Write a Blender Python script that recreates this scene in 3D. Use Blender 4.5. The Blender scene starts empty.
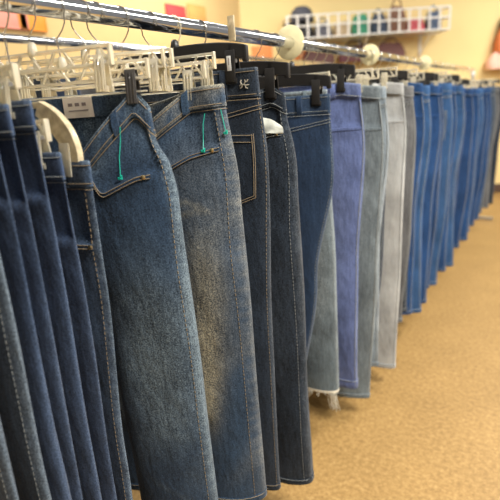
import bpy, bmesh, math, random
from mathutils import Vector, Matrix
PI = math.pi
SC = bpy.context.scene
COL = SC.collection
RAIL_X, RAIL_Z = -0.77, 1.408
LIFT = 0.003   # rail height above the first survey
CAM_Z = 1.22

# ------------------------------------------------------------------ helpers
class MB:
    """collects geometry, builds ONE mesh object"""
    def __init__(self): self.v = []; self.f = []; self.att = None
    def add(self, vs, fs):
        b = len(self.v); self.v += [tuple(p) for p in vs]
        self.f += [tuple(i + b for i in f) for f in fs]
    def box(self, c, s, rot=None, bev=0.0):
        hx, hy, hz = s[0]/2, s[1]/2, s[2]/2
        bm = bmesh.new(); bmesh.ops.create_cube(bm, size=1)
        for q in bm.verts: q.co = Vector((q.co.x*s[0], q.co.y*s[1], q.co.z*s[2]))
        if bev > 0:
            bmesh.ops.bevel(bm, geom=bm.edges[:], offset=min(bev, 0.45*min(s)), segments=2, affect='EDGES', profile=0.6)
        M = Matrix.Translation(Vector(c))
        if rot is not None: M = M @ rot
        bm.verts.index_update()
        self.add([M @ q.co for q in bm.verts], [[q.index for q in f.verts] for f in bm.faces]); bm.free()
    def tube(self, path, r, n=8, cap=True):
        path = [Vector(p) for p in path]; m = len(path)
        if m < 2: return
        rs = r if isinstance(r, (list, tuple)) else [r]*m
        tan = [(path[min(i+1, m-1)] - path[max(i-1, 0)]).normalized() for i in range(m)]
        up = Vector((0, 0, 1)) if abs(tan[0].z) < 0.9 else Vector((1, 0, 0))
        a = tan[0].cross(up).normalized(); vs = []
        for i in range(m):
            a = (a - tan[i]*a.dot(tan[i]))
            a = a.normalized() if a.length > 1e-9 else tan[i].orthogonal().normalized()
            b = tan[i].cross(a)
            for k in range(n):
                an = 2*PI*k/n; vs.append(path[i] + (a*math.cos(an) + b*math.sin(an))*rs[i])
        fs = [(i*n+k, i*n+(k+1) % n, (i+1)*n+(k+1) % n, (i+1)*n+k) for i in range(m-1) for k in range(n)]
        if cap: fs += [tuple(range(n))[::-1], tuple((m-1)*n+k for k in range(n))]
        self.add(vs, fs)
    def lathe(self, prof, n=24, M=None):
        """prof [(r,z)] round the local z axis"""
        M = M or Matrix(); vs = []
        for r, z in prof:
            for k in range(n):
                an = 2*PI*k/n; vs.append(M @ Vector((r*math.cos(an), r*math.sin(an), z)))
        m = len(prof)
        fs = [(i*n+k, i*n+(k+1) % n, (i+1)*n+(k+1) % n, (i+1)*n+k) for i in range(m-1) for k in range(n)]
        fs += [tuple(range(n))[::-1], tuple((m-1)*n+k for k in range(n))]
        self.add(vs, fs)
    def grid(self, rows):
        n = len(rows[0]); self.add([p for r in rows for p in r],
            [(i*n+j, i*n+j+1, (i+1)*n+j+1, (i+1)*n+j) for i in range(len(rows)-1) for j in range(n-1)])
    def build(self, name, mat, parent=None, smooth=True, merge=0.0, loc=None, fade=None):
        me = bpy.data.meshes.new(name); bm = bmesh.new()
        lay = bm.verts.layers.float.new('fade') if fade else None
        vs = [bm.verts.new(p) for p in self.v]
        if fade:
            for q, a in zip(vs, fade): q[lay] = a
        for f in self.f:
            if len(set(f)) > 2:
                try: bm.faces.new([vs[i] for i in f])
                except ValueError: pass
        if merge: bmesh.ops.remove_doubles(bm, verts=bm.verts[:], dist=merge)
        bmesh.ops.recalc_face_normals(bm, faces=bm.faces[:])
        for f in bm.faces: f.smooth = smooth
        bm.to_mesh(me); bm.free()
        if smooth and len(me.polygons) > 0:
            try: me.set_sharp_from_angle(angle=math.radians(50))
            except Exception: pass
        o = bpy.data.objects.new(name, me); COL.objects.link(o); me.materials.append(mat)
        if parent is not None: o.parent = parent
        if loc is not None: o.location = loc
        return o

def tag(o, label, cat, group=None):
    o['label'] = label; o['category'] = cat
    if group: o['group'] = group
    return o
def thing(name, label, cat, loc=(0, 0, 0), rz=0.0, group=None):
    o = bpy.data.objects.new(name, None); COL.objects.link(o)
    o.empty_display_size = 0.05; o.location = loc; o.rotation_euler = (0, 0, rz)
    return tag(o, label, cat, group)
def struct(o): o['kind'] = 'structure'; return o
def smooth(a, b, x):
    t = max(0.0, min(1.0, (x-a)/(b-a))); return t*t*(3-2*t)
def lerp(a, b, t): return a + (b-a)*t
def interp(pts, x):
    if x <= pts[0][0]: return pts[0][1]
    for (a, va), (b, vb) in zip(pts, pts[1:]):
        if x <= b:
            t = (x-a)/(b-a); t = t*t*(3-2*t); return va + (vb-va)*t
    return pts[-1][1]

# ------------------------------------------------------------------ materials
def mat_base(name):
    m = bpy.data.materials.new(name); m.use_nodes = True
    nt = m.node_tree; return m, nt, nt.nodes['Principled BSDF']
def simple(name, col, rough=0.5, metal=0.0, trans=0.0, spec=0.5, noise=0.0, nscale=40, ior=1.45, bump=0.0):
    m, nt, p = mat_base(name)
    p.inputs['Roughness'].default_value = rough; p.inputs['Metallic'].default_value = metal
    p.inputs['Transmission Weight'].default_value = trans; p.inputs['IOR'].default_value = ior
    p.inputs['Specular IOR Level'].default_value = spec
    tc = nt.nodes.new('ShaderNodeTexCoord'); n = nt.nodes.new('ShaderNodeTexNoise')
    n.inputs['Scale'].default_value = nscale; n.inputs['Detail'].default_value = 4
    nt.links.new(tc.outputs['Object'], n.inputs['Vector'])
    r = nt.nodes.new('ShaderNodeValToRGB')
    a = 1-noise; b = 1+noise
    r.color_ramp.elements[0].position = 0.3; r.color_ramp.elements[1].position = 0.7
    r.color_ramp.elements[0].color = (col[0]*a, col[1]*a, col[2]*a, 1)
    r.color_ramp.elements[1].color = (min(1, col[0]*b), min(1, col[1]*b), min(1, col[2]*b), 1)
    nt.links.new(n.outputs['Fac'], r.inputs['Fac']); nt.links.new(r.outputs['Color'], p.inputs['Base Color'])
    if bump:
        bp = nt.nodes.new('ShaderNodeBump'); bp.inputs['Strength'].default_value = bump; bp.inputs['Distance'].default_value = 0.002
        nt.links.new(n.outputs['Fac'], bp.inputs['Height']); nt.links.new(bp.outputs['Normal'], p.inputs['Normal'])
    return m

def denim(name, col, worn=(0.30, 0.33, 0.34), contrast=0.45, streak=0.35):
    """indigo twill: yarn speckle, long slubs, worn areas driven by the 'fade' wear attribute"""
    m, nt, p = mat_base(name); N = nt.nodes; L = nt.links
    p.inputs['Roughness'].default_value = 0.85; p.inputs['Specular IOR Level'].default_value = 0.15
    p.inputs['Sheen Weight'].default_value = 0.12; p.inputs['Sheen Roughness'].default_value = 0.5
    tc = N.new('ShaderNodeTexCoord')
    fine = N.new('ShaderNodeTexNoise'); fine.inputs['Scale'].default_value = 380; fine.inputs['Detail'].default_value = 2
    L.new(tc.outputs['Object'], fine.inputs['Vector'])
    mp = N.new('ShaderNodeMapping'); mp.inputs['Scale'].default_value = (190, 190, 22)
    L.new(tc.outputs['Object'], mp.inputs['Vector'])
    slub = N.new('ShaderNodeTexNoise'); slub.inputs['Scale'].default_value = 1.0; slub.inputs['Detail'].default_value = 3
    L.new(mp.outputs['Vector'], slub.inputs['Vector'])
    big = N.new('ShaderNodeTexNoise'); big.inputs['Scale'].default_value = 9; big.inputs['Detail'].default_value = 5
    L.new(tc.outputs['Object'], big.inputs['Vector'])
    def math_(op, a, b):
        n = N.new('ShaderNodeMath'); n.operation = op
        for i, x in enumerate((a, b)):
            if isinstance(x, (int, float)): n.inputs[i].default_value = x
            else: L.new(x, n.inputs[i])
        return n.outputs[0]
    s = math_('ADD', math_('MULTIPLY', math_('SUBTRACT', fine.outputs['Fac'], 0.5), contrast*4.6),
              math_('MULTIPLY', math_('SUBTRACT', slub.outputs['Fac'], 0.5), streak*2))
    s = math_('ADD', s, math_('MULTIPLY', math_('SUBTRACT', big.outputs['Fac'], 0.5), 0.9))
    val = math_('MAXIMUM', math_('ADD', s, 0.84), 0.18)
    at = N.new('ShaderNodeAttribute'); at.attribute_name = 'fade'
    fd = math_('MULTIPLY', math_('MULTIPLY', at.outputs['Fac'], math_('ADD', math_('MULTIPLY', math_('SUBTRACT', fine.outputs['Fac'], 0.5), 2.6), 1.05)), math_('ADD', 0.40, math_('MULTIPLY', math_('ADD', big.outputs['Fac'], slub.outputs['Fac']), 0.55)))
    cl = N.new('ShaderNodeClamp'); L.new(fd, cl.inputs['Value'])
    mx = N.new('ShaderNodeMix'); mx.data_type = 'RGBA'
    mx.inputs['A'].default_value = (*col, 1); mx.inputs['B'].default_value = (*worn, 1)
    L.new(cl.outputs[0], mx.inputs['Factor'])
    vm = N.new('ShaderNodeVectorMath'); vm.operation = 'SCALE'
    L.new(mx.outputs['Result'], vm.inputs[0]); L.new(val, vm.inputs['Scale'])
    L.new(vm.outputs['Vector'], p.inputs['Base Color'])
    mw = N.new('ShaderNodeMapping'); mw.inputs['Scale'].default_value = (34, 34, 15); mw.inputs['Rotation'].default_value = (0, .5, 0)
    L.new(tc.outputs['Object'], mw.inputs['Vector'])
    wr = N.new('ShaderNodeTexNoise'); wr.inputs['Scale'].default_value = 1; wr.inputs['Detail'].default_value = 3; L.new(mw.outputs['Vector'], wr.inputs['Vector'])
    b0 = N.new('ShaderNodeBump'); b0.inputs['Strength'].default_value = 0.55; b0.inputs['Distance'].default_value = 0.010
    L.new(wr.outputs['Fac'], b0.inputs['Height'])
    bp = N.new('ShaderNodeBump'); bp.inputs['Strength'].default_value = 0.5; bp.inputs['Distance'].default_value = 0.0010
    L.new(b0.outputs['Normal'], bp.inputs['Normal']); L.new(fine.outputs['Fac'], bp.inputs['Height']); L.new(bp.outputs['Normal'], p.inputs['Normal'])
    return m

M = {}
M['chrome'] = simple('chrome', (0.72, 0.73, 0.75), 0.10, 1.0, noise=0.03)
M['wire'] = simple('hook_wire', (0.62, 0.58, 0.50), 0.25, 1.0)
M['steel'] = simple('brushed_steel', (0.55, 0.55, 0.55), 0.35, 1.0)
M['clear'] = simple('clear_plastic', (1.0, 0.93, 0.74), 0.10, 0.0, trans=0.68, spec=0.6, ior=1.42)
M['milky'] = simple('milky_plastic', (.74, .62, .40), 0.2, 0.0, trans=0.4, spec=0.5, ior=1.42, noise=.28, nscale=70)
M['smoke'] = simple('smoky_plastic', (.06, .055, .05), 0.3, spec=.5, noise=.2)
M['black'] = simple('black_plastic', (0.018, 0.016, 0.014), 0.42, spec=0.5, noise=0.2)
M['sticker'] = simple('white_sticker', (0.8, 0.78, 0.72), 0.6)
M['disc'] = simple('cream_plastic', (0.85, 0.74, 0.42), 0.45, noise=0.05)
M['thread'] = simple('tan_thread', (0.25, 0.19, 0.115), 0.8, noise=0.2, nscale=300)
M['thread_pale'] = simple('pale_thread', (0.22, 0.23, 0.22), 0.8, noise=0.2, nscale=300)
M['thread_pale2'] = simple('ecru_thread', (0.42, 0.38, 0.30), 0.85, noise=.2, nscale=300)
M['thread_white'] = simple('white_thread', (0.62, 0.60, 0.54), 0.8, noise=0.2, nscale=300)
M['brass'] = simple('aged_brass', (0.60, 0.45, 0.22), 0.35, 1.0)
M['green'] = simple('green_plastic', (0.01, 0.42, 0.30), 0.4)
M['label'] = simple('printed_label', (0.72, 0.62, 0.50), 0.7, noise=0.04)
M['ink'] = simple('label_ink', (0.20, 0.15, 0.13), 0.7)
M['lining'] = simple('pocket_lining', (0.55, 0.55, 0.47), 0.85, noise=0.12, nscale=90, bump=0.4)
M['fray'] = simple('frayed_cotton', (0.68, 0.64, 0.52), 0.9, noise=0.1)
def dn(key, *a, **k): M[key] = denim('denim_'+key, *a, **k)
dn('mid', (0.020, 0.039, 0.070), (0.128, 0.168, 0.192))
dn('mid2', (0.030, 0.055, 0.092), (0.34, 0.305, 0.21))
dn('side', (0.065, 0.093, 0.118), (0.161, 0.174, 0.174))
dn('indigo', (0.034, 0.056, 0.108), (0.099, 0.134, 0.185), contrast=0.35)
dn('indigo2', (0.040, 0.067, 0.130), (0.099, 0.134, 0.185), contrast=0.35)
dn('steelblue', (0.048, 0.078, 0.130), (0.120, 0.160, 0.205), contrast=0.4)
dn('slate', (0.056, 0.079, 0.112), (0.120, 0.155, 0.190))
dn('dark', (0.019, 0.028, 0.042), (0.068, 0.081, 0.093), contrast=0.55)
dn('dark2', (0.017, 0.025, 0.037), (0.053, 0.062, 0.071), contrast=0.65, streak=0.6)
dn('blue', (0.018, 0.036, 0.072), (0.06, 0.09, 0.13), contrast=0.3)
dn('greygreen', (0.125, 0.155, 0.168), (0.30, 0.34, 0.345), contrast=0.3)
dn('periwinkle', (0.115, 0.150, 0.305), (0.20, 0.24, 0.38), contrast=0.2)
dn('sage', (0.165, 0.195, 0.205), (0.28, 0.31, 0.31), contrast=0.25)
dn('pale', (0.216, 0.259, 0.288), (0.324, 0.346, 0.346), contrast=0.25)
dn('white', (0.432, 0.432, 0.410), (0.475, 0.475, 0.446), contrast=0.1, streak=0.1)
dn('grey', (0.144, 0.144, 0.144), (0.202, 0.202, 0.194), contrast=0.25)
dn('royal', (0.022, 0.068, 0.186), (0.050, 0.112, 0.236), contrast=0.3)
dn('royal2', (0.037, 0.096, 0.217), (0.062, 0.130, 0.260), contrast=0.3)
dn('royal3', (0.017, 0.053, 0.149), (0.050, 0.099, 0.211), contrast=0.3)
dn('maroon', (0.099, 0.037, 0.043), (0.124, 0.062, 0.062), contrast=0.2)

# ------------------------------------------------------------------ jeans
class Jeans:
    """surface of a pair of jeans hung from its waistband. local x across (near side +), y along the rail
    (front of the garment -), z=0 at the waistband top"""
    def __init__(s, L=1.02, w=.18, hip=None, knee=None, hem_o=None, hem_i=.03, d=.022, dh=.036, dl=.03, n=2.3, clip=.12,
                 sag=.0, sagb=.0, droop=.0, dx=.0, dy=.0, fold=.004, seed=0, pocket=True, pk0=.3, pkq=.135, seam=.985, band=.040, pke=.0):
        s.pke = pke; s.seam = seam; s.band = band
        s.L = L; s.w = w; hip = hip or w*1.08; knee = knee or hip*.97; hem_o = hem_o or hip*.92
        s.xo_pts = [(0, w), (.20, hip), (.55*L, knee), (L, hem_o)]
        s.xi_pts = [(0, 0), (.26, 0), (.40, .012), (L, hem_i)]
        s.d_pts = [(0, d), (.18, dh), (.45, dl*1.1), (L, dl)]
        s.pinch = .72 if d > .018 else .3; s.n = n; s.clip = clip; s.sag = sag; s.sagb = sagb; s.droop = droop; s.dx = dx; s.dy = dy
        r = random.Random(seed); s.fold = fold
        s.waves = [(r.uniform(5, 12)*r.choice((-1, 1)), r.uniform(1.2, 4.5), r.uniform(0, 6.3), r.uniform(.4, 1)) for _ in range(4)]
        s.pocket = pocket; s.pk0 = pk0; s.pkq = pkq
    def q_pocket(s, x, q_w=None):
        q_w = q_w or s.band-.002
        x1 = s.pk0*s.w; x2 = s.w*1.05*s.seam
        if x <= x1: return 0
        r = min(1, (x-x1)/(x2-x1)); return q_w + (s.pkq-q_w+s.pke*(1-r)**1.2)*(1-max(0.0, 1-r/.30)**2.6)**.75
    def S(s, side, f, t, q, off=0.0):
        """side +1/-1, f -1 front / +1 back, t 0 centre .. 1 outseam, q distance below waist"""
        xo = interp(s.xo_pts, q); xi = interp(s.xi_pts, q); d = interp(s.d_pts, q)
        if side < 0: xo *= 1.0
        fr = t
        x = max(0.0, xi + (xo-xi)*fr)
        k = smooth(.24, .36, q)
        Th = d*max(0.0, 1-abs(x/xo)**s.n)**(1/s.n)
        c = (xi+xo)/2; a = (xo-xi)/2
        Tl = d*max(0.0, 1-abs((x-c)/a)**s.n)**(1/s.n)
        T = lerp(Th, Tl, k)
        T *= 1 - s.pinch*math.exp(-((x-s.clip)/.035)**2)*(1-smooth(-.01, .15, q))
        y = f*T
        X = side*x
        wv = 0.0
        for fx, fq, ph, am in s.waves:
            wv += am*math.sin(fx*X*2.2 + fq*q*2.6 + ph + (0 if f < 0 else 1.3))
        env = smooth(.03, .3, q)*(.6 + .5*q/s.L)
        y += s.fold*wv*env*min(1.0, T/(.5*d+1e-6)*.6+.5)
        # pocket mouth: the panel above the scoop lies deeper
        if s.pocket and f < 0 and side > 0:
            qp = s.q_pocket(x)
            if qp > 0:
                e = smooth(qp+.004, qp-.004, q) if False else (1-smooth(qp-.005, qp+.002, q))
                inside = e*smooth(.036, .046, q)*(1-smooth(s.seam-.05, s.seam+.01, t))
                y += .0065*inside
                # the loose lip stands off a little below the mouth
                lip = math.exp(-((q-qp-.010)/.014)**2)*math.sin(PI*min(1, max(0, (x-s.pk0*s.w)/(xo-s.pk0*s.w))))
                y -= .004*lip
        # sag between the clips, droop outside them
        z = -q
        rel = (1-smooth(.025, .135, q))
        def soft(v, e=.007): return max(0.0, .5*(v+math.sqrt(v*v+e*e))-.3*e)
        ui = min(1.0, soft(s.clip-x)/s.clip); uo = soft(x-s.clip)/max(1e-6, s.w-s.clip)
        z -= (s.sag if f < 0 else s.sagb)*ui**.95*(.30+.70*rel)*(1-.5*smooth(.2, .7, q))
        z -= s.droop*uo*rel
        if off:
            e = t**6 if k < .5 else max(t**6, (1-t)**6*-1)
            y += f*off*(1-.4*abs(e)); X += side*off*e
        g = max(0.0, q/s.L)
        X += s.dx*g; y += s.dy*g**1.4
        return (X, y, z)

def tsamp(M_): return [(1-math.cos(PI*i/(M_-1)))/2 for i in range(M_)]

def make_jeans(label, J, mat, loc, rz, group=None, detail=2, thread='thread', rear=False, fade=None, hem='plain',
               name='jeans', side_mat=None, tags=(), wear_edge=.35, outseam=True, frontpocket=True, backpocket=True):
    """parts: trouser_body, waistband, belt_loop, pocket edges and bags, stitching, hems, button ..."""
    root = thing(name, label, 'jeans', loc, rz + (PI if rear else 0), group)
    near = -1 if rear else 1           # the local side that ends up by the aisle
    Mc = {2: 26, 1: 14, 0: 9}[detail]
    ts = tsamp(Mc)
    step1, step2 = {2: (.005, .012), 1: (.012, .03), 0: (.03, .06)}[detail]
    qs = []; q = J.band-.006
    while q < .19: qs.append(q); q += step1
    while q < J.L-.001: qs.append(q); q += step2
    qs.append(J.L)
    mb = MB(); fd = []
    for sd in (1, -1):
        rows = []
        for q in qs:
            row = []
            for f, tl in ((-1, ts), (1, ts[::-1][1:])):
                for t in tl:
                    p = J.S(sd, f, t, q)
                    row.append(p)
                    # wear: outseam ridge rubbed pale, plus the pair's own wash
                    a = wear_edge*math.exp(-((1-t)/.03)**2)*smooth(.05, .12, q)
                    if detail == 2 and f < 0 and J.seam < .97 and sd == near:   # roping along the outseam
                        inb = smooth(J.seam-.01, J.seam+.015, t)
                        a += wear_edge/.35*inb*(.16 + .16*math.sin(q*2*PI/.021 + 2*math.sin(q*31)))
                        a += wear_edge/.35*.22*math.exp(-((t-J.seam+.012)/.02)**2)*(.5+.5*math.sin(q*2*PI/.019+1+2*math.sin(q*23)))
                    if fade: a += fade(sd*near, f, t, q)
                    fd.append(max(0.0, min(1.0, a)))
            rows.append(row)
        mb.grid(rows)
    mb.build('trouser_body', mat, root, merge=1e-5, fade=fd)
    # waistband: folded strip, outside and inside skins
    wb = MB(); fw = []
    wq = [J.band, J.band*.75, J.band*.45, .006, .000]
    for sd in (1, -1):
        prof = [(q, .0022) for q in wq] + [(-.0015, .0005)] + [(q, -.0016) for q in wq[::-1]]
        rows = []
        for q, off in prof:
            row = []
            for f, tl in ((-1, ts), (1, ts[::-1][1:])):
                for t in tl:
                    row.append(J.S(sd, f, t, q, off)); fw.append(.10*(1+math.sin(t*37+q*90+3*math.sin(t*11))) + .45*math.exp(-(q/.005)**2)+.3*math.exp(-((q-J.band+.002)/.004)**2))
            rows.append(row)
        wb.grid(rows)
    wbo = wb.build('waistband', side_mat or mat, root, merge=1e-5, fade=fw)
    # stitching -----------------------------------------------------------
    st = MB(); R = .00065 if detail == 2 else .0011
    def line(sd, f, pts, off=.0022, dash=None, r=R, mb_=None):
        P = [J.S(sd, f, t, q, off) for t, q in pts]
        P = [Vector(p) for p in P]
        tgt = mb_ or st
        if not dash: tgt.tube(P, r, 4, cap=False); return
        # walk the polyline into stitches
        on, gap = dash; acc = 0; seg = [P[0]]; state = True; lim = on
        for a, b in zip(P, P[1:]):
            l = (b-a).length
            if l < 1e-9: continue
            done = 0
            while acc + (l-done) >= lim:
                done += lim-acc; c = a.lerp(b, done/l)
                if state: seg.append(c); tgt.tube(seg, r, 4, cap=False)
                seg = [c]; state = not state; acc = 0; lim = on if state else gap
            acc += l-done
            if state: seg.append(b)
    fs_vis = (-1,) if not rear else (1,)
    tl = [i/24 for i in range(25)]
    dash = (.0042, .0022) if detail == 2 else None
    if detail >= 1:
        for f in (-1, 1):
            for sd in (1, -1):
                for q in ((.006, J.band-.005, J.band+.005) if detail == 2 else (.036,)):
                    line(sd, f, [(t, q) for t in tl], off=.0030, dash=None)
        # outseam and inseam
        for sd in ((near,) if detail < 2 else (1, -1)):
            for f in fs_vis if outseam else ():
                line(sd, f, [(J.seam-.015*smooth(.1, .4, q), q) for q in [.05+(J.L-.06)*i/60 for i in range(61)]], off=.0012, dash=dash and (.006, .004))
    # pockets ---------------------------------------------------------------
    if detail >= 1 and not rear and frontpocket:
        for sd in (1, -1):
            if sd < 0 and detail < 2: continue
            pe = MB(); x1 = J.pk0*J.w
            xs = [x1 + (J.w*1.04*J.seam-x1)*(i/28)**1.8 for i in range(29)]
            def tq(x, dq=0):
                q = J.q_pocket(x+1e-4) + dq; q = max(q, J.band-.003)
                xo = interp(J.xo_pts, q); return (min(x/xo, J.seam), q)
            a_ = [tq(x, .0015) for x in xs]; b_ = [tq(x, .011) for x in xs]
            rows = []
            for w_, off in ((0, .0005), (.12, .0022), (.9, .0020), (1, .0006)):
                rows.append([J.S(sd, -1, lerp(a[0], b[0], w_), lerp(a[1], b[1], w_), off) for a, b in zip(a_, b_)])
            pe.grid(rows)
            o = pe.build('pocket_edge', side_mat or mat, root)
            if detail == 2:
                ps = MB()
                line(sd, -1, [tq(x, .0035) for x in xs], off=.0030, mb_=ps); line(sd, -1, [tq(x, .0095) for x in xs], off=.0029, mb_=ps)
                ps.build('pocket_stitching', M[thread], o)
                rv = MB()
                for x in (xs[-2],):
                    t, q = tq(x, .006); c = Vector(J.S(sd, -1, t-.02, q, .0035))
                    rv.lathe([(.0042, 0), (.0042, .001), (.0025, .0022), (.0008, .0025)], 12, Matrix.Translation(c) @ Matrix.Rotation(PI/2, 4, 'X'))
                rv.build('rivet', M['brass'], o)
        if detail == 2:
            fl = MB()
            line(1, -1, [(.0, .04 + .17*i/20) for i in range(21)], mb_=fl)
            for o_ in (.0, .008):
                line(1, -1, [(.2 - o_*4 - .18*smooth(.6, 1.0, i/20), .045 + .165*i/20) for i in range(21)], mb_=fl)
            fl.build('fly_stitching', M[thread], root)
            bt = MB(); c = Vector(J.S(1, -1, .02, .019, .003))
            bt.lathe([(.0085, 0), (.0085, .002), (.006, .004), (.004, .0035), (.001, .003)], 16, Matrix.Translation(c) @ Matrix.Rotation(PI/2, 4, 'X'))
            bt.build('button', M['brass'], root)
    if detail >= 1 and rear and backpocket:
        for sd in ((1, -1) if detail == 2 else (near,)):
            t0, t1, qa, qb = .40, .90, .13, .295
            out = [(t0, qa), (t1, qa+.004), (t1-.03, qb-.02), ((t0+t1)/2, qb), (t0+.03, qb-.02)]
            pb = MB(); rows = []
            for i in range(13):
                v = i/12; row = []
                for j in range(11):
                    u = j/10; half = (t1-t0)/2*(1-.10*v); tc_ = (t0+t1)/2
                    t = tc_ + half*(2*u-1)
                    q = qa + .004*u + (qb-.02-qa + .02*(1-abs(2*u-1)))*v
                    edge = min(v, 1-v, u, 1-u)
                    row.append(J.S(sd, 1, t, q, .0028 if edge > .01 else .0004))
                rows.append(row)
            pb.grid(rows)
            o = pb.build('back_pocket', mat, root)
            ps = MB()
            for ins in (.012, .05):
                tt = lambda u, v: (((t0+t1)/2 + (t1-t0)/2*(1-.10*v)*(2*(ins+(1-2*ins)*u)-1)), qa + .004*u + (qb-.02-qa + .02*(1-abs(2*u-1)))*v)
                pts = [tt(0, i/8*(1-ins)+ins*.3) for i in range(9)] + [tt(j/8, 1-ins*.8) for j in range(9)] + [tt(1, (8-i)/8*(1-ins)+ins*.3) for i in range(9)]
                line(sd, 1, pts, off=.0038, mb_=ps, r=R*1.15)
            for v in (.03, .12):
                line(sd, 1, [(((t0+t1)/2 + (t1-t0)/2*.98*(2*j/10-1)), qa+.004*j/10+(qb-qa)*v) for j in range(11)], off=.0038, mb_=ps, r=R*1.15)
            ps.build('pocket_stitching', M[thread], o)
    if rear and detail >= 1:
        yk = MB()
        for sd in (1, -1):
            for dq in (0, .008):
                line(sd, 1, [(t, J.band+.058-.040*t+dq) for t in tl], off=.0016, mb_=yk, r=R*1.1)
        yk.build('yoke_stitching', M[thread], root)
    # belt loops
    if detail >= 1:
        spots = [(near, -1 if not rear else 1, .62), (near, -1 if not rear else 1, .16), (near, 1 if not rear else -1, .5)]
        if detail == 2: spots += [(-near, -1, .5), (-near, 1, .5)]
        for sd, f, t in spots:
            bl = MB(); rows = []
            for q, off in ((-.002, .001), (.001, .0055), (.018, .0075), (J.band, .0055), (J.band+.005, .001)):
                rows.append([J.S(sd, f, t+e, q, off*b) for e, b in ((-.034, .3), (-.030, 1), (.030, 1), (.034, .3))])
            bl.grid(rows); bl.build('belt_loop', side_mat or mat, root)
    # hems
    for sd in (1, -1):
        hb = MB(); rows = []
        hs = .020 if hem != 'cuff' else .035
        hprof = [(J.L-hs, .0002), (J.L-hs+.001, .0014), (J.L-.002, .0016), (J.L+.0012, .0), (J.L-.002, -.0016), (J.L-hs, -.0014)]
        if hem == 'raw': hprof = [(J.L-.006, .0001), (J.L+.001, .0008), (J.L+.004, -.0003)]
        for q, off in hprof:
            row = []
            for f, tl_ in ((-1, ts), (1, ts[::-1][1:])):
                for t in tl_: row.append(J.S(sd, f, t, q, off))
            rows.append(row)
        hb.grid(rows)
        ho = hb.build('hem' if hem != 'raw' else 'raw_hem', (side_mat or mat) if hem != 'raw' else M['fray'], root, merge=1e-5)
        if detail >= 1 and hem != 'raw':
            hst = MB()
            for f in (-1, 1): line(sd, f, [(t, J.L-hs+.003) for t in tl], off=.0026, mb_=hst)
            hst.build('hem_stitching', M[thread], ho)
    if st.v: st.build('stitching', M[thread], root)
    return root

def bead_tag(root, J, pts, mat='green'):
    """plastic tag string with its little T-bar"""
    mb = MB(); P = [Vector(J.S(*p[:4], p[4])) for p in pts]
    # smooth through points
    Q = []
    for i in range(len(P)-1):
        for k in range(6): Q.append(P[i].lerp(P[i+1], k/6))
    Q.append(P[-1]); mb.tube(Q, .0007, 6)
    o = mb.build('tag_string', M[mat], root)
    b = MB(); e = P[-1]
    b.box(e + Vector((0, -.002, -.002)), (.008, .004, .005), bev=.001); b.box(e + Vector((.003, -.003, .001)), (.003, .003, .006), Matrix.Rotation(.4, 4, 'Y'), bev=.0008)
    b.build('tag_bead', M[mat], o)
    return o

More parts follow.
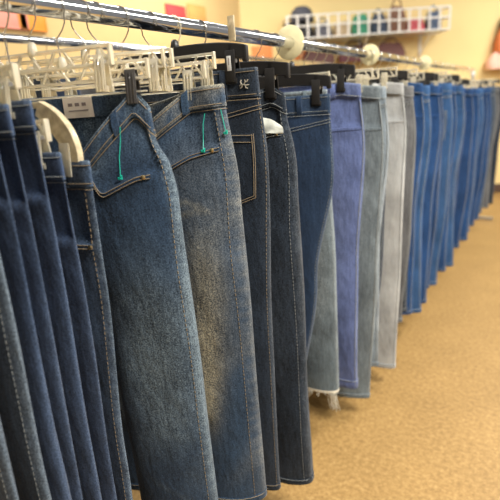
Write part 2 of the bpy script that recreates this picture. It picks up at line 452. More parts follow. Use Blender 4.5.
# ------------------------------------------------------------------ hangers
def hook_mesh(r=.0014, neck=-.098, rev=False, lean=0.0):
    mb = MB(); R = .0215; pts = []
    s = -1 if rev else 1
    for i in range(22):
        a = math.radians(205 - 235*i/21); pts.append((s*R*math.cos(a), 0, R*math.sin(a)))
    pts += [(s*.0175, 0, -.024), (s*.0105, 0, -.036), (-s*.003, 0, -.050), (-s*.002, 0, -.064), (0, 0, neck)]
    mb.tube(pts, r, 8); return mb
def hanger(kind, label, loc, rz, half=.15, clip=.12, drop=.14, group=None, rev=False, sticker=False, cam_side=-1):
    root = thing('clip_hanger', label, 'hanger', loc, rz, group)
    top = -(drop-.048)
    if kind == 'clear':
        hook_mesh(neck=top-.004, rev=rev).build('hook', M['wire'], root)
        b = MB()
        b.box((0, 0, top), (2*half, .008, .006), bev=.0015); b.box((0, 0, top-.028), (2*half*.98, .008, .005), bev=.0015); b.box((0, .002, top-.050), (2*half*.96, .004, .003), bev=.001)
        for i in range(-4, 5):
            b.box((i*half*.23, 0, top-.013), (.0035, .006, .03), Matrix.Rotation(.6*(1 if i % 2 else -1), 4, 'Y'), bev=.001)
        for s in (-1, 1):
            b.box((s*half, 0, top-.013), (.006, .010, .034), bev=.002)
        b.lathe([(.008, 0), (.009, .004), (.007, .016), (.004, .020)], 14, Matrix.Translation((0, 0, top-.002)))
        b.build('hanger_bar', M['clear'], root)
        for s in (-1, 1):
            cb = MB()
            for f in (-1, 1):
                cb.box((s*clip, f*.0085, -drop+.006), (.020, .0025, .058), Matrix.Rotation(f*.10, 4, 'X'), bev=.001)
                cb.box((s*clip, f*.0075, -drop-.018), (.024, .004, .010), bev=.0015)
                for k in (-1, 0, 1): cb.box((s*clip+k*.006, f*.0105, -drop+.004), (.0018, .002, .05), Matrix.Rotation(f*.10, 4, 'X'))
            c = cb.build('clip', M['smoke' if sticker == 'smoke' and s > 0 else 'clear'], root)
            sp = MB(); sp.tube([(s*clip-.008, 0, -drop+.024), (s*clip+.008, 0, -drop+.024)], .004, 10)
            sp.tube([(s*clip, -.010, -drop+.02), (s*clip, 0, -drop+.034), (s*clip, .010, -drop+.02)], .0012, 6)
            sp.build('clip_spring', M['steel'], c)
    elif kind == 'arch':
        hook_mesh(neck=-.145, rev=rev).build('hook', M['wire'], root)
        b = MB()
        for s in (-1, 1):
            rows = []
            for i in range(19):
                v = i/18; ang = (.34+.66*v)*PI*.5
                cx = s*(half*.93*math.sin(ang)**1.2); cz = -.152 - (drop-.152)*(1-math.cos(ang))
                nx = s*math.sin(ang); nz = math.cos(ang); hw = .012 + .005*math.sin(PI*v)
                rows.append([(cx+nx*hw*a, yy, cz+nz*hw*a) for a, yy in ((-1, -.006), (1, -.006), (1.1, 0), (1, .006), (-1, .006), (-1.1, 0), (-1, -.006))])
            b.grid(rows)
        b.box((0, 0, -.161), (2*half*.52, .006, .010), bev=.001)
        b.build('hanger_arm', M['milky'], root)
        for s in (-1, 1):
            cb = MB()
            for f in (-1, 1): cb.box((s*clip, f*.008, -drop+.004), (.022, .003, .054), Matrix.Rotation(f*.1, 4, 'X'), bev=.001)
            c = cb.build('clip', M['clear'], root)
            sp = MB(); sp.tube([(s*clip-.008, 0, -drop+.02), (s*clip+.008, 0, -drop+.02)], .004, 10); sp.build('clip_spring', M['steel'], c)
    else:
        hook_mesh(r=.0018, neck=top+.016, rev=rev).build('hook', M['wire' if kind == 'black' else 'clear'], root)
        b = MB()
        n = 20; rows = []
        for i in range(n+1):
            x = -half + 2*half*i/n; u = abs(x)/half
            zt = top + .016 - .014*u**3; h = .034 - .006*u
            rows.append([(x, -.008, zt-.002), (x, -.006, zt), (x, .006, zt), (x, .008, zt-.002), (x, .008, zt-h), (x, .0025, zt-h-.002), (x, .0025, zt-h+.012),
                         (x, -.0025, zt-h+.012), (x, -.0025, zt-h-.002), (x, -.008, zt-h), (x, -.008, zt-.002)])
        b.grid(rows)
        for s in (-1, 1):
            b.box((s*half, 0, top-.016), (.012, .014, .034), bev=.004)
        b.lathe([(.010, 0), (.011, .006), (.008, .018), (.004, .022)], 14, Matrix.Translation((0, 0, top+.010)))
        b.build('hanger_bar', M['black'], root)
        for s in (-1, 1):
            cb = MB(); W = .024
            for f in (-1, 1):
                cb.box((s*clip, f*.011, -drop+.008), (W, .005, .066), Matrix.Rotation(f*.07, 4, 'X'), bev=.002)
                cb.box((s*clip, f*.009, -drop-.022), (W+.004, .008, .012), bev=.002)
            cb.box((s*clip, 0, top-.004), (.012, .016, .022), bev=.002)
            c = cb.build('clip', M['black'], root)
            sp = MB(); sp.tube([(s*clip-.010, 0, -drop+.02), (s*clip+.010, 0, -drop+.02)], .005, 10); sp.build('clip_spring', M['steel'], c)
            if kind == 'blackclear' and s > 0:
                k = MB(); k.box((s*clip+.004, 0, top+.036), (.016, .004, .050), bev=.001); k.build('clear_strap', M['milky'], root)
            if sticker and s > 0:
                k = MB(); k.box((s*clip, cam_side*.0155, -drop+.014), (.010, .0012, .030), bev=.0004); k.build('size_sticker', M['sticker'], c)
                g = MB(); g.box((s*clip, cam_side*.0163, -drop+.018), (.0016, .0004, .014)); g.build('size_mark', M['ink'], c)
    return root

def hang(label, short, y, J, mat, kind='clear', drop=.14, rz=0.0, half=None, group='jeans hanging on the front rail', rail=(RAIL_X, RAIL_Z), xoff=0.0,
         hlabel=None, rev=False, sticker=False, hgroup='clip hangers on the front rail', **kw):
    drop += LIFT if rail[0] == RAIL_X else 0
    loc = (rail[0]+xoff, y, rail[1]-drop)
    r = make_jeans(label, J, mat, loc, rz, group, **kw)
    adj = {'clear': 'clear plastic clip hanger', 'black': 'black plastic clip hanger', 'arch': 'thick clear plastic hanger with curved arms', 'blackclear': 'black clip hanger with a clear hook'}[kind]
    h = hanger(kind, hlabel or (adj + ' holding ' + short), (rail[0], y, rail[1]-.0005), rz, half or J.clip*1.22, J.clip, drop, hgroup, rev, sticker)
    return r, h

def G(x0, sx, q0, sq, a): return lambda sd, f, t, q: (a*math.exp(-((t-x0)/sx)**2-((q-q0)/sq)**2) if sd > 0 else .3*a*math.exp(-((t-x0)/sx)**2-((q-q0)/sq)**2))
def addf(*fs): return lambda sd, f, t, q: sum(g(sd, f, t, q) for g in fs)

# --- the near bunch (packed tight, edges towards the aisle) ---
bunch = [
 # y, w, drop, L, mat, rz, label, short, kind
 (.500, .135, .250, 1.02, 'steelblue', .10, 'steel blue jeans at the right end of the tight bunch, side pocket seam showing', 'the steel blue jeans ending the tight bunch', 'arch'),
 (.458, .128, .232, 1.04, 'indigo', .08, 'plain indigo jeans squeezed just left of the steel blue pair', 'the plain indigo jeans squeezed second in the tight bunch', 'clear'),
 (.424, .132, .155, 1.06, 'indigo2', .06, 'dark indigo jeans third from the right in the tight bunch', 'the dark indigo jeans third in the tight bunch', 'clear'),
 (.392, .128, .160, 1.06, 'indigo', .06, 'thin dark indigo jeans fourth from the right in the tight bunch', 'the thin indigo jeans fourth in the tight bunch', 'clear'),
 (.364, .136, .150, 1.06, 'indigo2', .04, 'bright indigo jeans fifth from the right in the tight bunch', 'the bright indigo jeans fifth in the tight bunch', 'black'),
 (.330, .142, .150, 1.06, 'slate', .04, 'slate blue jeans with pale worn outseam near the left edge', 'the slate jeans with the pale outseam', 'clear'),
 (.285, .136, .150, 1.06, 'slate', .02, 'slate blue jeans nearest the viewer at the lower left corner', 'the slate jeans nearest the viewer', 'clear'),
]
for i, (y, w, drop, L, mt, rz, lab, sh, kd) in enumerate(bunch):
    end = i in (0, 5, 6)
    J = Jeans(L=L, w=w, hip=w*(1.02 if i else .98), knee=w*(.93 if i else .82), hem_o=w*(.86 if i else .68), d=.0085, dh=.0105, dl=.010, n=2.2, clip=w*.70, fold=.0026, seed=40+i, dx=0, seam=.90 if end else .985)
    r, h = hang(lab, sh, y, J, M[mt], kd, drop, rz, detail=2, wear_edge=.55 if end else .15, thread='thread' if i == 0 else 'thread_pale', half=w*.86, outseam=end, frontpocket=(i == 0), fade=addf(G(.9, .2, .5, .5, .15)))

# --- A: mid blue jeans, front half sagging open ---
A = Jeans(L=1.06, w=.154, hip=.190, knee=.20, hem_o=.205, hem_i=.02, d=.034, dh=.040, dl=.034, clip=.128, sag=.130, sagb=.0, droop=.036,
          fold=.0036, seed=5, pk0=.22, pkq=.143, seam=.945, pke=.014)
def blot(a, fx, fq, ph): return lambda sd, f, t, q: a*max(0, math.sin(fx*t+ph+1.7*math.sin(fq*q)))*max(0, math.sin(fq*q+ph*2))
def crease(q0, sl, a, t0, t1): return lambda sd, f, t, q: a*math.exp(-((q-q0-sl*t+.012*math.sin(5*t))/.006)**2)*smooth(t0, t0+.15, t)*(1-smooth(t1-.15, t1, t)) if f < 0 else 0
fa = addf(G(.55, .42, .48, .15, .8), G(.6, .36, .64, .10, .45), G(.2, .3, .06, .06, .35), G(.97, .03, .3, .5, .25), crease(.40, -.05, .22, .2, .8), crease(.52, .05, .22, .1, .9), crease(.71, -.02, .25, .1, .9), crease(.80, .08, .2, .2, .9), blot(.15, 7, 17, .4))
ra, ha = hang('mid blue jeans sagging open beside the tight bunch, white label inside the waist', 'the mid blue jeans with the white inside label', .600, A, M['mid'], 'clear', .142, .38,
              fade=fa, detail=2, half=.16, sticker='smoke')
bead_tag(ra, A, [(1, -1, .66, .036, .004), (1, -1, .62, .06, .004), (1, -1, .56, .10, .003), (1, -1, .53, .138, .004)])
def AB(x, q, off): return A.S(1 if x >= 0 else -1, 1, abs(x)/A.w, q, off)
lb = MB(); lb.grid([[AB(x, q, -.0034) for x in (-.030, -.015, 0, .015, .030)] for q in (.003, .040)])
lo = lb.build('size_label', M['label'], ra); lo['label'] = 'white printed label'
li = MB()
for k in range(3): li.grid([[AB(-.020+.014*k+e, q, -.0040) for e in (0, .004, .009)] for q in (.013, .019)])
li.grid([[AB(x, q, -.0040) for x in (-.02, 0, .02)] for q in (.026, .028)])
li.build('label_print', M['ink'], lo)

# --- B: faded jeans with khaki wash ---
B = Jeans(L=.985, w=.205, hip=.225, knee=.23, hem_o=.235, hem_i=.03, d=.040, dh=.048, dl=.042, clip=.135, sag=.10, sagb=.03, droop=-.004,
          fold=.004, seed=11, pk0=.27, pkq=.112, seam=.905, n=2.0, pke=.034)
fb = addf(G(.60, .17, .42, .13, .55), G(.53, .13, .58, .11, .8), G(.45, .10, .70, .07, .8), G(.55, .3, .15, .08, .10), G(.80, .10, .30, .2, .08), crease(.20, .05, .25, .2, .8), crease(.27, -.04, .2, .2, .8), blot(.08, 9, 21, 1.1),
    lambda sd, f, t, q: .06*smooth(.90, .93, t)*(1-smooth(.1, .5, q)))
rb, hb = hang('faded blue jeans with khaki worn thigh and green tag string, front pocket gaping', 'the faded jeans with the khaki worn thigh', .752, B, M['mid2'], 'clear', .142, .32,
              fade=fb, detail=2, half=.17, wear_edge=.12)
bead_tag(rb, B, [(1, -1, .80, .050, .004), (1, -1, .77, .07, .004), (1, -1, .75, .10, .003), (1, -1, .75, .118, .004)])
bead_tag(rb, B, [(1, -1, .955, .046, .003), (1, -1, .96, .07, .003), (1, -1, .96, .088, .004)])

# --- C: dark jeans hung back to front, pocket with contrast stitching ---
C_ = Jeans(L=1.10, w=.205, hip=.22, knee=.205, hem_o=.20, hem_i=.03, d=.020, dh=.026, dl=.024, clip=.147, sag=0, fold=.002, seed=21, band=.058)
rc, hc = hang('dark jeans hung back outwards, tan stitched back pocket visible', 'the dark jeans hung back outwards', .915, C_, M['dark'], 'blackclear', .105, .08, rear=True, detail=2, sticker=True, half=.18)
em = MB()
def CE(a, b): return C_.S(-1, 1, .86+a*5, .030-b, .0042)
for st_ in ([(-.011, -.004), (-.006, -.001), (-.001, -.002), (.003, .003), (.002, .008)], [(-.001, -.002), (.004, -.004), (.010, -.003)], [(.003, .003), (.007, .004), (.009, .008)],
            [(-.006, -.001), (-.008, .004), (-.006, .008)], [(-.004, -.001), (-.006, -.007), (-.010, -.009)], [(.003, -.004), (.003, -.009), (.007, -.010)]):
    em.tube([CE(*p) for p in st_], [.0013, .0014, .0013, .0012, .0008][:len(st_)], 6)
em.build('waist_emblem', M['thread_pale2'], rc)
# --- D: dark jeans with pale pocket lining pulled out ---
D_ = Jeans(L=1.10, w=.215, hip=.24, knee=.245, hem_o=.25, hem_i=.03, d=.030, dh=.040, dl=.036, clip=.185, sag=.05, sagb=.02, droop=.02, fold=.004, seed=29, pk0=.50, pkq=.098, seam=.94, pke=.020)
rd, hd = hang('near black striped denim jeans with pale pocket lining showing', 'the near black jeans with the pale pocket lining', 1.01, D_, M['dark2'], 'black', .142, .10,
              fade=addf(G(.5, .3, .5, .3, .25)), detail=2, thread='thread_pale', half=.225)
pl = MB(); rows = []
for i in range(7):
    v = i/6; rows.append([D_.S(1, -1, .62+.31*u, .050+.034*u+.052*v*min(1, u*1.3+.4)*(1-.62*u), .007+.006*math.sin(3.1*v)+.0025*math.sin(9*u+2*v)) for u in [k/12 for k in range(13)]])
pl.grid(rows); o = pl.build('pocket_lining', M['lining'], rd); o['label'] = 'pale green white pocket lining'
# --- E: blue jeans on black hanger, back outwards ---
E_ = Jeans(L=1.0, w=.215, hip=.225, knee=.165, hem_o=.10, hem_i=.02, d=.024, dh=.032, dl=.026, clip=.18, fold=.002, seed=33, band=.048)
hang('deep blue jeans with curved yoke seam on the black hanger, tapering legs', 'the deep blue tapering jeans', 1.27, E_, M['blue'], 'black', .165, .10, rear=True, detail=2, thread='thread_pale', half=.215, backpocket=False)
# --- F: grey green cropped jeans with frayed hem ---
F_ = Jeans(L=1.015, w=.162, hip=.168, knee=.182, hem_o=.186, hem_i=.03, d=.022, dh=.03, dl=.03, clip=.14, fold=.002, seed=35)
rf, hf = hang('grey green cropped jeans with a ragged frayed hem', 'the grey green frayed jeans', 1.38, F_, M['greygreen'], 'clear', .15, .08, detail=2, hem='raw', thread='thread_pale',
              fade=addf(G(.6, .3, .55, .2, .7)))
fr = MB(); rr = random.Random(4)
for k in range(90):
    t = rr.uniform(.02, 1); f = rr.choice((-1, 1)); sd = rr.choice((1, 1, -1)); p = Vector(F_.S(sd, f, t, F_.L+.002)); l = rr.uniform(.006, .020)
    pts = [p]
    for s_ in range(3): pts.append(pts[-1] + Vector((rr.uniform(-.003, .003), rr.uniform(-.003, .003), -l/3)))
    fr.tube(pts, .0007, 4)
p = Vector(F_.S(1, -1, .88, F_.L))
for k in range(14):
    pts = [p + Vector((rr.uniform(-.012, .012), rr.uniform(-.004, .004), 0))]
    for s_ in range(5): pts.append(pts[-1] + Vector((rr.uniform(-.002, .006), rr.uniform(-.004, .004), -.013)))
    fr.tube(pts, .0010, 4)
ft = fr.build('frayed_threads', M['fray'], rf); ft['label'] = 'loose cream threads'; ft['kind'] = 'stuff'

# --- the rest of the row, receding ---
row = [
 # y, w, drop, L, mat, kind, hem, label, short
 (1.49, .225, .13, 1.08, 'periwinkle', 'black', 'cuff', 'periwinkle blue jeans with a turned up hem', 'the periwinkle jeans'),
 (1.585, .255, .14, 1.17, 'sage', 'clear', 'plain', 'grey sage jeans right behind the periwinkle pair', 'the grey sage jeans'),
 (1.655, .252, .14, 1.06, 'pale', 'clear', 'plain', 'pale ice blue jeans between the grey sage pair and the white pair', 'the pale ice blue jeans'),
 (1.735, .225, .15, 1.0, 'dark', 'black', 'plain', 'black denim jeans tucked in front of the white pair', 'the black jeans before the white pair'),
 (1.83, .262, .13, 1.17, 'white', 'clear', 'plain', 'white jeans in the middle of the row', 'the white jeans'),
 (1.95, .266, .14, 1.0, 'grey', 'black', 'plain', 'mid grey jeans just beyond the white pair', 'the mid grey jeans beyond the white pair'),
 (2.04, .240, .14, .98, 'dark', 'black', 'plain', 'charcoal jeans between the mid grey pair and the bright blue pairs', 'the charcoal jeans before the bright blue pairs'),
 (2.12, .250, .13, 1.0, 'royal', 'clear', 'plain', 'bright blue jeans nearest in the far half of the row', 'the nearest bright blue jeans'),
 (2.24, .250, .14, 1.03, 'royal2', 'clear', 'plain', 'lighter bright blue jeans second in the far half of the row', 'the lighter bright blue jeans second of the far half'),
 (2.36, .265, .14, 1.03, 'royal', 'black', 'plain', 'bright blue jeans third in the far half of the row', 'the third bright blue jeans of the far half'),
 (2.50, .250, .14, 1.0, 'royal3', 'black', 'plain', 'deeper blue jeans fourth in the far half of the row', 'the deeper blue jeans fourth of the far half'),
 (2.64, .265, .13, 1.04, 'royal2', 'clear', 'plain', 'lighter blue jeans fifth in the far half of the row', 'the lighter blue jeans fifth of the far half'),
 (2.80, .255, .14, 1.0, 'royal', 'clear', 'plain', 'bright blue jeans sixth in the far half of the row', 'the bright blue jeans sixth of the far half'),
 (2.97, .265, .14, 1.02, 'royal2', 'black', 'plain', 'lighter blue jeans seventh in the far half of the row', 'the lighter blue jeans seventh of the far half'),
 (3.12, .250, .15, 1.0, 'royal3', 'clear', 'plain', 'deep blue jeans eighth in the far half of the row', 'the deep blue jeans eighth of the far half'),
 (3.30, .265, .16, .98, 'royal3', 'black', 'plain', 'deep blue jeans ninth in the far half of the row', 'the deep blue jeans ninth of the far half'),
 (3.50, .270, .16, .98, 'royal', 'clear', 'plain', 'bright blue jeans tenth in the far half of the row', 'the bright blue jeans tenth of the far half'),
 (3.70, .270, .16, .97, 'royal2', 'clear', 'plain', 'lighter blue jeans eleventh in the far half of the row', 'the lighter blue jeans eleventh of the far half'),
 (3.90, .270, .16, .97, 'royal3', 'clear', 'plain', 'deep blue jeans twelfth in the far half of the row', 'the deep blue jeans twelfth of the far half'),
 (4.10, .270, .16, .97, 'royal', 'black', 'plain', 'bright blue jeans at the end of the blue run, thirteenth', 'the last bright blue jeans'),
 (4.30, .275, .15, .97, 'slate', 'clear', 'plain', 'slate jeans just past the blue run near the right edge', 'the slate jeans past the blue run'),
 (4.52, .280, .15, .97, 'grey', 'clear', 'plain', 'grey jeans at the right edge behind the slate pair', 'the grey jeans at the right edge'),
 (4.75, .285, .15, .98, 'dark', 'black', 'plain', 'dark jeans at the far end of the rail', 'the dark jeans at the far end of the rail'),
]
for i, (y, w, drop, L, mt, kd, hm, lab, sh) in enumerate(row):
    rr = random.Random(100+i)
    if i >= 7: w += .012; L += .035
    J = Jeans(L=L, w=w, hip=w*1.06, knee=w*(1.0+rr.uniform(-.06, .04)), hem_o=w*(.96+rr.uniform(-.10, .05)), hem_i=.03, d=.020, dh=.026, dl=.024 if i < 7 else .032,
              clip=w*.74, sag=rr.uniform(0, .03), droop=.01, fold=.004+.002*rr.random(), seed=60+i, dx=rr.uniform(-.01, .01))
    hang(lab, sh, y, J, M[mt], kd, drop, rr.uniform(.06, .11), detail=1, hem=hm, thread='thread_pale' if mt not in ('royal', 'royal2', 'royal3') else 'thread_pale',
         wear_edge=.4, rear=(i % 3 == 2), fade=addf(G(.5, .3, .5, .25, .4)))

# ------------------------------------------------------------------ racks
def rack(label, x, z, y0, y1, r, posts, name='clothes_rack'):
    root = thing(name, label, 'rack', (x, y0, 0))
    L = y1-y0
    rl = MB(); rl.tube([(0, L*i/24, z) for i in range(25)], r, 32); rl.build('hanging_rail', M['chrome'], root)
    for yy in posts:
        pm = MB(); pm.tube([(0, yy-y0, .03), (0, yy-y0, z)], .014, 16); pm.lathe([(.019, 0), (.019, .03), (.014, .035)], 16, Matrix.Translation((0, yy-y0, z-.05))); pm.build('upright', M['steel'], root)
        fm = MB(); fm.box((0, yy-y0, .018), (.52, .035, .03), bev=.006); fm.build('foot', M['steel'], root)
    lw = MB(); lw.tube([(0, 0, .10), (0, L, .10)], .012, 12); lw.build('lower_bar', M['steel'], root)
    return root
rack('long chrome clothes rack carrying the front row of jeans', RAIL_X, RAIL_Z+.0021, -.35, 5.15, .018, (-.33, 5.13))
R2X, R2Z = -1.82, 1.53
rack('second chrome clothes rack standing behind the front row', R2X, R2Z+.0036, -.1, 4.4, .0165, (-.08, 4.38))
# size discs threaded on the front rail
for y, lab, r in ((1.48, 'cream size divider disc, nearest on the front rail', .052), (2.25, 'cream size divider disc, middle one on the front rail', .044), (3.26, 'cream size divider disc, farthest on the front rail', .042)):
    mb = MB()
    prof = [(.0185, -.0016), (r-.002, -.0016), (r, 0), (r-.002, .0016), (.0185, .0016)]
    n = 40; vs = []; 
    for rr_, z in prof:
        for k in range(n): an = 2*PI*k/n; vs.append((rr_*math.cos(an), z, rr_*math.sin(an)))
    m = len(prof)
    fs = [(i*n+k, i*n+(k+1) % n, ((i+1) % m)*n+(k+1) % n, ((i+1) % m)*n+k) for i in range(m) for k in range(n)]
    mb.add(vs, fs); o = mb.build('size_divider', M['disc'], None, loc=(RAIL_X, y, RAIL_Z+.0021)); tag(o, lab, 'size divider', 'size dividers on the front rail')
# extra empty-looking clear hangers crowding between the pairs
for y, rz, lab in ((.545, .25, 'empty clear clip hanger between the tight bunch and the mid blue jeans'), (.655, .42, 'empty clear clip hanger just behind the mid blue jeans'),
                   (.690, .28, 'empty clear clip hanger in front of the faded jeans'), (.835, .15, 'empty clear clip hanger behind the faded jeans')):
    hanger('clear', lab, (RAIL_X, y, RAIL_Z-.0005), rz, .15, .13, .125, 'clip hangers on the front rail', rev=(y > .6))

# second rack: jeans on clear hangers
rr = random.Random(7)
mats2 = ['indigo', 'dark', 'maroon', 'slate', 'dark2', 'indigo2', 'grey', 'dark', 'indigo', 'dark2', 'mid', 'slate', 'dark', 'indigo', 'grey', 'mid']
for i in range(16):
    y = .52 + .17*i + rr.uniform(-.03, .03)
    J = Jeans(L=1.02, w=.19, d=.02, dh=.03, dl=.03, clip=.14, sag=.02, fold=.003, seed=200+i)
    hang('jeans hanging on the rear rail behind the front row', '', y, J, M[mats2[i]], 'clear', .145, rr.uniform(-.1, .1), detail=0, group='jeans on the rear rail', rail=(R2X, R2Z),
         hlabel='clear clip hanger on the rear rail', hgroup='clip hangers on the rear rail', half=.175)

# ------------------------------------------------------------------ room
def floor_mat():
    m, nt, p = mat_base('speckled_tan_floor'); N = nt.nodes; L = nt.links
    tc = N.new('ShaderNodeTexCoord')
    a = N.new('ShaderNodeTexNoise'); a.inputs['Scale'].default_value = 60; a.inputs['Detail'].default_value = 6; a.inputs['Roughness'].default_value = .7
    b = N.new('ShaderNodeTexNoise'); b.inputs['Scale'].default_value = 4; b.inputs['Detail'].default_value = 4
    v = N.new('ShaderNodeTexVoronoi'); v.inputs['Scale'].default_value = 110
    for n in (a, b, v): L.new(tc.outputs['Object'], n.inputs['Vector'])
    r = N.new('ShaderNodeValToRGB'); e = r.color_ramp.elements
    e[0].position = .22; e[0].color = (.185, .100, .034, 1); e[1].position = .80; e[1].color = (.53, .34, .135, 1)
    k = e.new(.5); k.color = (.335, .202, .068, 1)
    L.new(a.outputs['Fac'], r.inputs['Fac'])
    mx = N.new('ShaderNodeMix'); mx.data_type = 'RGBA'; mx.blend_type = 'MULTIPLY'; mx.inputs['Factor'].default_value = .35
    r2 = N.new('ShaderNodeValToRGB'); r2.color_ramp.elements[0].position = .3; r2.color_ramp.elements[0].color = (.6, .58, .55, 1); r2.color_ramp.elements[1].position = .7
    L.new(b.outputs['Fac'], r2.inputs['Fac']); L.new(r.outputs['Color'], mx.inputs['A']); L.new(r2.outputs['Color'], mx.inputs['B'])
    L.new(mx.outputs['Result'], p.inputs['Base Color'])
    p.inputs['Roughness'].default_value = .5; p.inputs['Specular IOR Level'].default_value = .3
    return m
WL, WF = -3.14, 5.75          # left wall x; the far wall runs at an angle through (-1.9, WF)
TH = math.radians(35); FD = Vector((math.cos(TH), math.sin(TH), 0)); FN = Vector((math.sin(TH), -math.cos(TH), 0)); FO = Vector((-1.9, WF, 0))
def farp(a, d, z): return FO + FD*a + FN*d + Vector((0, 0, z))      # along the far wall, out from it, height
RZ = Matrix.Rotation(TH, 4, 'Z')
corner = FO + FD*((WL-FO.x)/FD.x)
f = MB(); f.add([(WL, -1.6, 0), (2.6, -1.6, 0), (2.6, FO.y+(2.6+1.9)*math.tan(TH), 0), (WL, corner.y, 0), (WL, -1.6, -.1), (2.6, -1.6, -.1), (2.6, FO.y+(2.6+1.9)*math.tan(TH), -.1), (WL, corner.y, -.1)],
   [(0, 1, 2, 3), (7, 6, 5, 4), (0, 4, 5, 1), (1, 5, 6, 2), (2, 6, 7, 3), (3, 7, 4, 0)]); struct(f.build('floor', floor_mat(), smooth=False))
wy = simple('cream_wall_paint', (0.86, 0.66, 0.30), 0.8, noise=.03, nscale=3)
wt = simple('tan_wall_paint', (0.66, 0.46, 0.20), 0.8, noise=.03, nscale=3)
FL = 5.5; fa0 = -(FO-corner).length
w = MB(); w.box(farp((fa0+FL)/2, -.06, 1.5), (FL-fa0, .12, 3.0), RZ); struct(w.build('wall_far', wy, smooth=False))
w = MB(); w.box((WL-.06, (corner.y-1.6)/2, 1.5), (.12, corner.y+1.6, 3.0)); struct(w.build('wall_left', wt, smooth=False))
bb = simple('baseboard_brown', (.10, .06, .04), .5)
b = MB(); b.box(farp((fa0+FL)/2, .008, .055), (FL-fa0-.05, .016, .11), RZ, bev=.004); struct(b.build('baseboard_far', bb))
b = MB(); b.box((WL+.008, (corner.y-1.65)/2, .055), (.016, corner.y+1.5, .11), bev=.004); struct(b.build('baseboard_left', bb))

# wire basket shelf on the far wall
WS = simple('white_wire', (.80, .78, .72), .4)
sz = 1.875; SA = -.18   # shelf height, its centre along the far wall
t = thing('wire_shelf', 'white wire basket shelf high on the cream far wall', 'shelf', farp(SA, 0, sz), TH)
W2 = .86; dp = .36
fr = MB()
for zz in (0, .12, .22):
    fr.tube([(-W2, -dp, zz), (W2, -dp, zz)], .009, 8); fr.tube([(-W2, -dp, zz), (-W2, -.01, zz)], .009, 8); fr.tube([(W2, -dp, zz), (W2, -.01, zz)], .009, 8)
fr.tube([(-W2, -.012, 0), (W2, -.012, 0)], .006, 8)
fr.build('shelf_frame', WS, t)
gr = MB()
for i in range(39):
    x = -W2 + 2*W2*i/38; gr.tube([(x, -.012, 0), (x, -dp, 0)], .0035, 6)
gr.build('shelf_deck', WS, t)
for i in range(17):
    x = -W2 + 2*W2*i/16; up = MB(); up.tube([(x, -dp, 0), (x, -dp, .22)], .011, 8); up.build('front_bar', WS, t)
for x in (-W2*.8, 0, W2*.8):
    k = MB(); k.tube([(x, -.01, -.22), (x, -dp*.9, -.005)], .008, 8); k.box((x, -.006, -.1), (.03, .012, .26), bev=.003); k.build('bracket', WS, t)

def bag(label, loc, size, col, cat='bag', name='handbag', handle=True, seed=0, group=None):
    root = thing(name, label, cat, loc, TH)
    m = simple(name+'_fabric', col, .75, noise=.12, nscale=14, bump=.2)
    sx, sy, sz_ = size; rows = []
    for i in range(11):
        v = i/10; k = (1-.25*v**2)*(.92+.08*math.sin(PI*v)); rw = []
        for j in range(25):
            a = 2*PI*j/24; c, s_ = math.cos(a), math.sin(a)
            e = .45
            x = math.copysign(abs(c)**e, c)*sx/2*k*(1+.03*math.sin(3*a+seed)); y = math.copysign(abs(s_)**e, s_)*sy/2*(1-.6*v**1.5)
            rw.append((x, y, sz_*v + .012*math.sin(2*a+seed)*v))
        rows.append(rw)
    mb = MB(); mb.grid(rows); mb.add(rows[0][:-1], [tuple(range(24))]); mb.add(rows[-1][:-1], [tuple(range(24))])
    mb.build('bag_body', m, root, merge=1e-5)
    if handle:
        h = MB(); h.tube([(-sx*.25*math.cos(PI*i/12)/.999, 0, sz_*.96+sz_*.38*math.sin(PI*i/12)) for i in range(13)], .008, 8); h.build('bag_handle', m, root)
    return root
def cap(label, loc, col, rz=0, s=1.0):
    root = thing('baseball_cap', label, 'cap', loc, rz); m = simple('cap_cloth', col, .8, noise=.1)
    mb = MB(); mb.lathe([(.001, .125*s), (.05*s, .12*s), (.085*s, .09*s), (.10*s, .04*s), (.102*s, 0)], 24); mb.build('crown', m, root)
    v = MB(); rows = []
    for i in range(7):
        q = i/6; rows.append([((.10+.075*q)*s*math.cos(a), (.10+.03*q*math.cos(a))*s*math.sin(a), .012*s-.02*s*q*q-.01*abs(math.sin(a))) for a in [(-1+2*j/10)*1.1 for j in range(11)]])
    v.grid(rows); o = v.build('visor', m, root); md = o.modifiers.new('thickness', 'SOLIDIFY'); md.thickness = .004
    b = MB(); b.lathe([(.008, 0), (.006, .006), (.001, .008)], 10, Matrix.Translation((0, 0, .123*s))); b.build('cap_button', m, root)
    return root
zt = sz+.0105
def on_shelf(a): return farp(SA+a, .19, zt)
bag('black bag at the left end of the wire shelf', on_shelf(-.70), (.28, .22, .17), (.03, .03, .035), seed=1, handle=False)
cap('dark grey cap lying on top of the black bag', on_shelf(-.68)+Vector((0, 0, .172)), (.07, .07, .085), rz=2.6+TH, s=1.25)
bag('grey bag second from the left on the wire shelf', on_shelf(-.46), (.19, .2, .15), (.16, .16, .19), seed=2)
bag('beige bag third from the left on the wire shelf', on_shelf(-.26), (.18, .2, .15), (.55, .42, .26), seed=3, handle=False)
bag('green bag left of the navy bag on the wire shelf', on_shelf(-.05), (.19, .2, .20), (.06, .30, .18), seed=4, handle=False)
bag('navy bag right of the green bag on the wire shelf', on_shelf(.15), (.18, .2, .19), (.05, .07, .11), seed=5)
bag('brown bag standing tall near the shelf middle', on_shelf(.35), (.20, .2, .26), (.22, .11, .07), seed=6)
bag('red pink bag lying low on the right part of the shelf', on_shelf(.55), (.20, .2, .13), (.62, .12, .14), seed=7, handle=False)
bag('blue grey bag at the right end of the wire shelf', on_shelf(.75), (.15, .2, .19), (.10, .14, .22), seed=8)
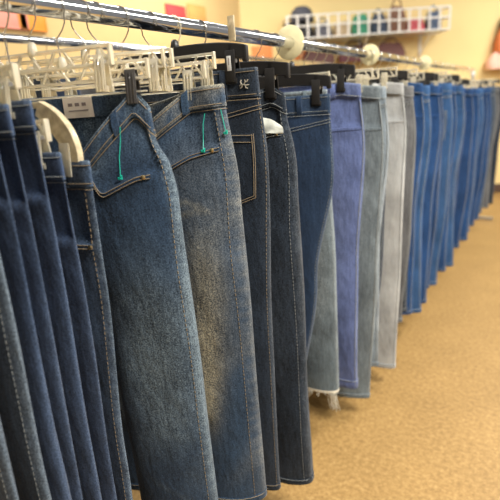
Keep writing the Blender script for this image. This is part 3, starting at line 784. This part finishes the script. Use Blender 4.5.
# dark maroon bags hanging under the shelf
for a, wd, col, lab in ((-.50, .36, (.11, .05, .045), 'dark brown bag hanging under the left of the wire shelf'), (-.10, .38, (.10, .03, .035), 'dark maroon bag hanging under the shelf middle'),
                        (.30, .36, (.14, .06, .05), 'brown red bag hanging under the right of the wire shelf')):
    bag(lab, farp(SA+a, .14, sz-.245), (wd, .12, .16), col, seed=int(a*10+9), name='hanging_bag')

# signs on the walls: plain coloured cards with frame
def sign(label, loc, size, col, axis='x', name='wall_sign'):
    root = thing(name, label, 'sign', loc, TH if axis == 'y' else 0); m = simple('sign_'+name+label[:6].replace(' ', '_'), col, .6, noise=.06, nscale=6)
    s = (.012, size[0], size[1]) if axis == 'x' else (size[0], .012, size[1])
    a = MB(); a.box((0, 0, 0), s, bev=.003); a.build('sign_board', m, root)
    e = MB()
    for sg in (-1, 1):
        if axis == 'x':
            e.box((0, sg*size[0]/2, 0), (.018, .012, size[1]+.012), bev=.002); e.box((0, 0, sg*size[1]/2), (.018, size[0], .012), bev=.002)
        else:
            e.box((sg*size[0]/2, 0, 0), (.012, .018, size[1]+.012), bev=.002); e.box((0, 0, sg*size[1]/2), (size[0], .018, .012), bev=.002)
    e.build('sign_frame', m, root); return root
# helper: where a photo ray meets a wall
CR, CU, CF = Vector((0.8430, 0.533, -0.067)), Vector((-0.098, 0.275, 0.956)), Vector((-0.528, 0.80, -0.284))
def ray(u, v): return (CR*((u-250)/480) + CU*((250-v)/480) + CF)
def on_x(u, v, x): d = ray(u, v); return Vector((0, 0, CAM_Z)) + d*(x/d.x)
def on_y(u, v, out): d = ray(u, v); o = Vector((0, 0, CAM_Z)); return o + d*((FO+FN*out-o).dot(FN)/d.dot(FN))
p = on_x(32, 20, WL+.012); sign('orange square sign on the tan left wall', p, (.20, .125), (.85, .30, .03))
p = on_x(6, 19, WL+.012); sign('pink red sign left of the orange square sign', p, (.30, .10), (.80, .30, .22))
p = on_x(176, 13, WL+.012); sign('red sign on the tan left wall above the clear hangers', p, (.26, .12), (.62, .06, .06))
p = on_x(197, 13, WL+.012); sign('orange sign right of the red sign', p, (.26, .13), (.72, .34, .10))
p = on_y(262, 54, .012); sign('small orange sign low on the far wall beside the nearest disc', p, (.22, .16), (.85, .28, .08), 'y')
p = on_y(304, 56, .012); sign('small orange sign under the left end of the wire shelf', p, (.20, .16), (.80, .25, .06), 'y')
# things by the right edge of the photo
p = on_y(510, 43, .11); bag('orange brown tote hanging on the far wall at the right edge', p-Vector((0, 0, .09)), (.34, .16, .26), (.62, .17, .05), name='tote_bag', seed=9, handle=False)
q = on_y(512, 25, .11); bag('small black bag above the orange brown tote', q-Vector((0, 0, .07)), (.26, .14, .19), (.02, .018, .015), seed=10)
q = on_y(504, 60, .11); bag('pale pink bag under the orange brown tote', q-Vector((0, 0, .09)), (.40, .16, .17), (.80, .48, .36), seed=12, handle=False)

# ------------------------------------------------------------------ light
def area(name, loc, sx, sy, e, col, rot=(0, 0, 0)):
    l = bpy.data.lights.new(name, 'AREA'); l.shape = 'RECTANGLE'; l.size = sx; l.size_y = sy; l.energy = e; l.color = col
    o = bpy.data.objects.new(name, l); COL.objects.link(o); o.location = loc; o.rotation_euler = rot
for i, (x, y, e) in enumerate(((1.2, .75, 118), (1.0, 2.9, 62), (.5, 5.2, 50), (-2.2, .9, 24), (-2.4, 3.4, 34))):
    area('ceiling_lamp', (x, y, 2.95), .35, 1.0 if i == 0 else 1.6, e, (1, .975, .93))
wd = bpy.data.worlds.new('shop_air'); SC.world = wd; wd.use_nodes = True
bg = wd.node_tree.nodes['Background']; bg.inputs['Color'].default_value = (1, .97, .94, 1); bg.inputs['Strength'].default_value = .15

# ------------------------------------------------------------------ camera
cd = bpy.data.cameras.new('camera'); cam = bpy.data.objects.new('camera', cd); COL.objects.link(cam)
cd.sensor_width = 36; cd.lens = 480/500*36; cd.clip_start = .02
fwd = CF.normalized(); right = (CR - fwd*CR.dot(fwd)).normalized(); upv = right.cross(fwd)
R = Matrix((right, upv, -fwd)).transposed()
cam.matrix_world = Matrix.Translation((0, 0, CAM_Z)) @ R.to_4x4()
cd.dof.use_dof = True; cd.dof.focus_distance = 1.02; cd.dof.aperture_fstop = 3.0
SC.camera = cam
vs_ = SC.view_settings; vs_.view_transform = 'Standard'; vs_.look = 'None'; vs_.exposure = 0.85; vs_.gamma = 1; vs_.use_curve_mapping = False
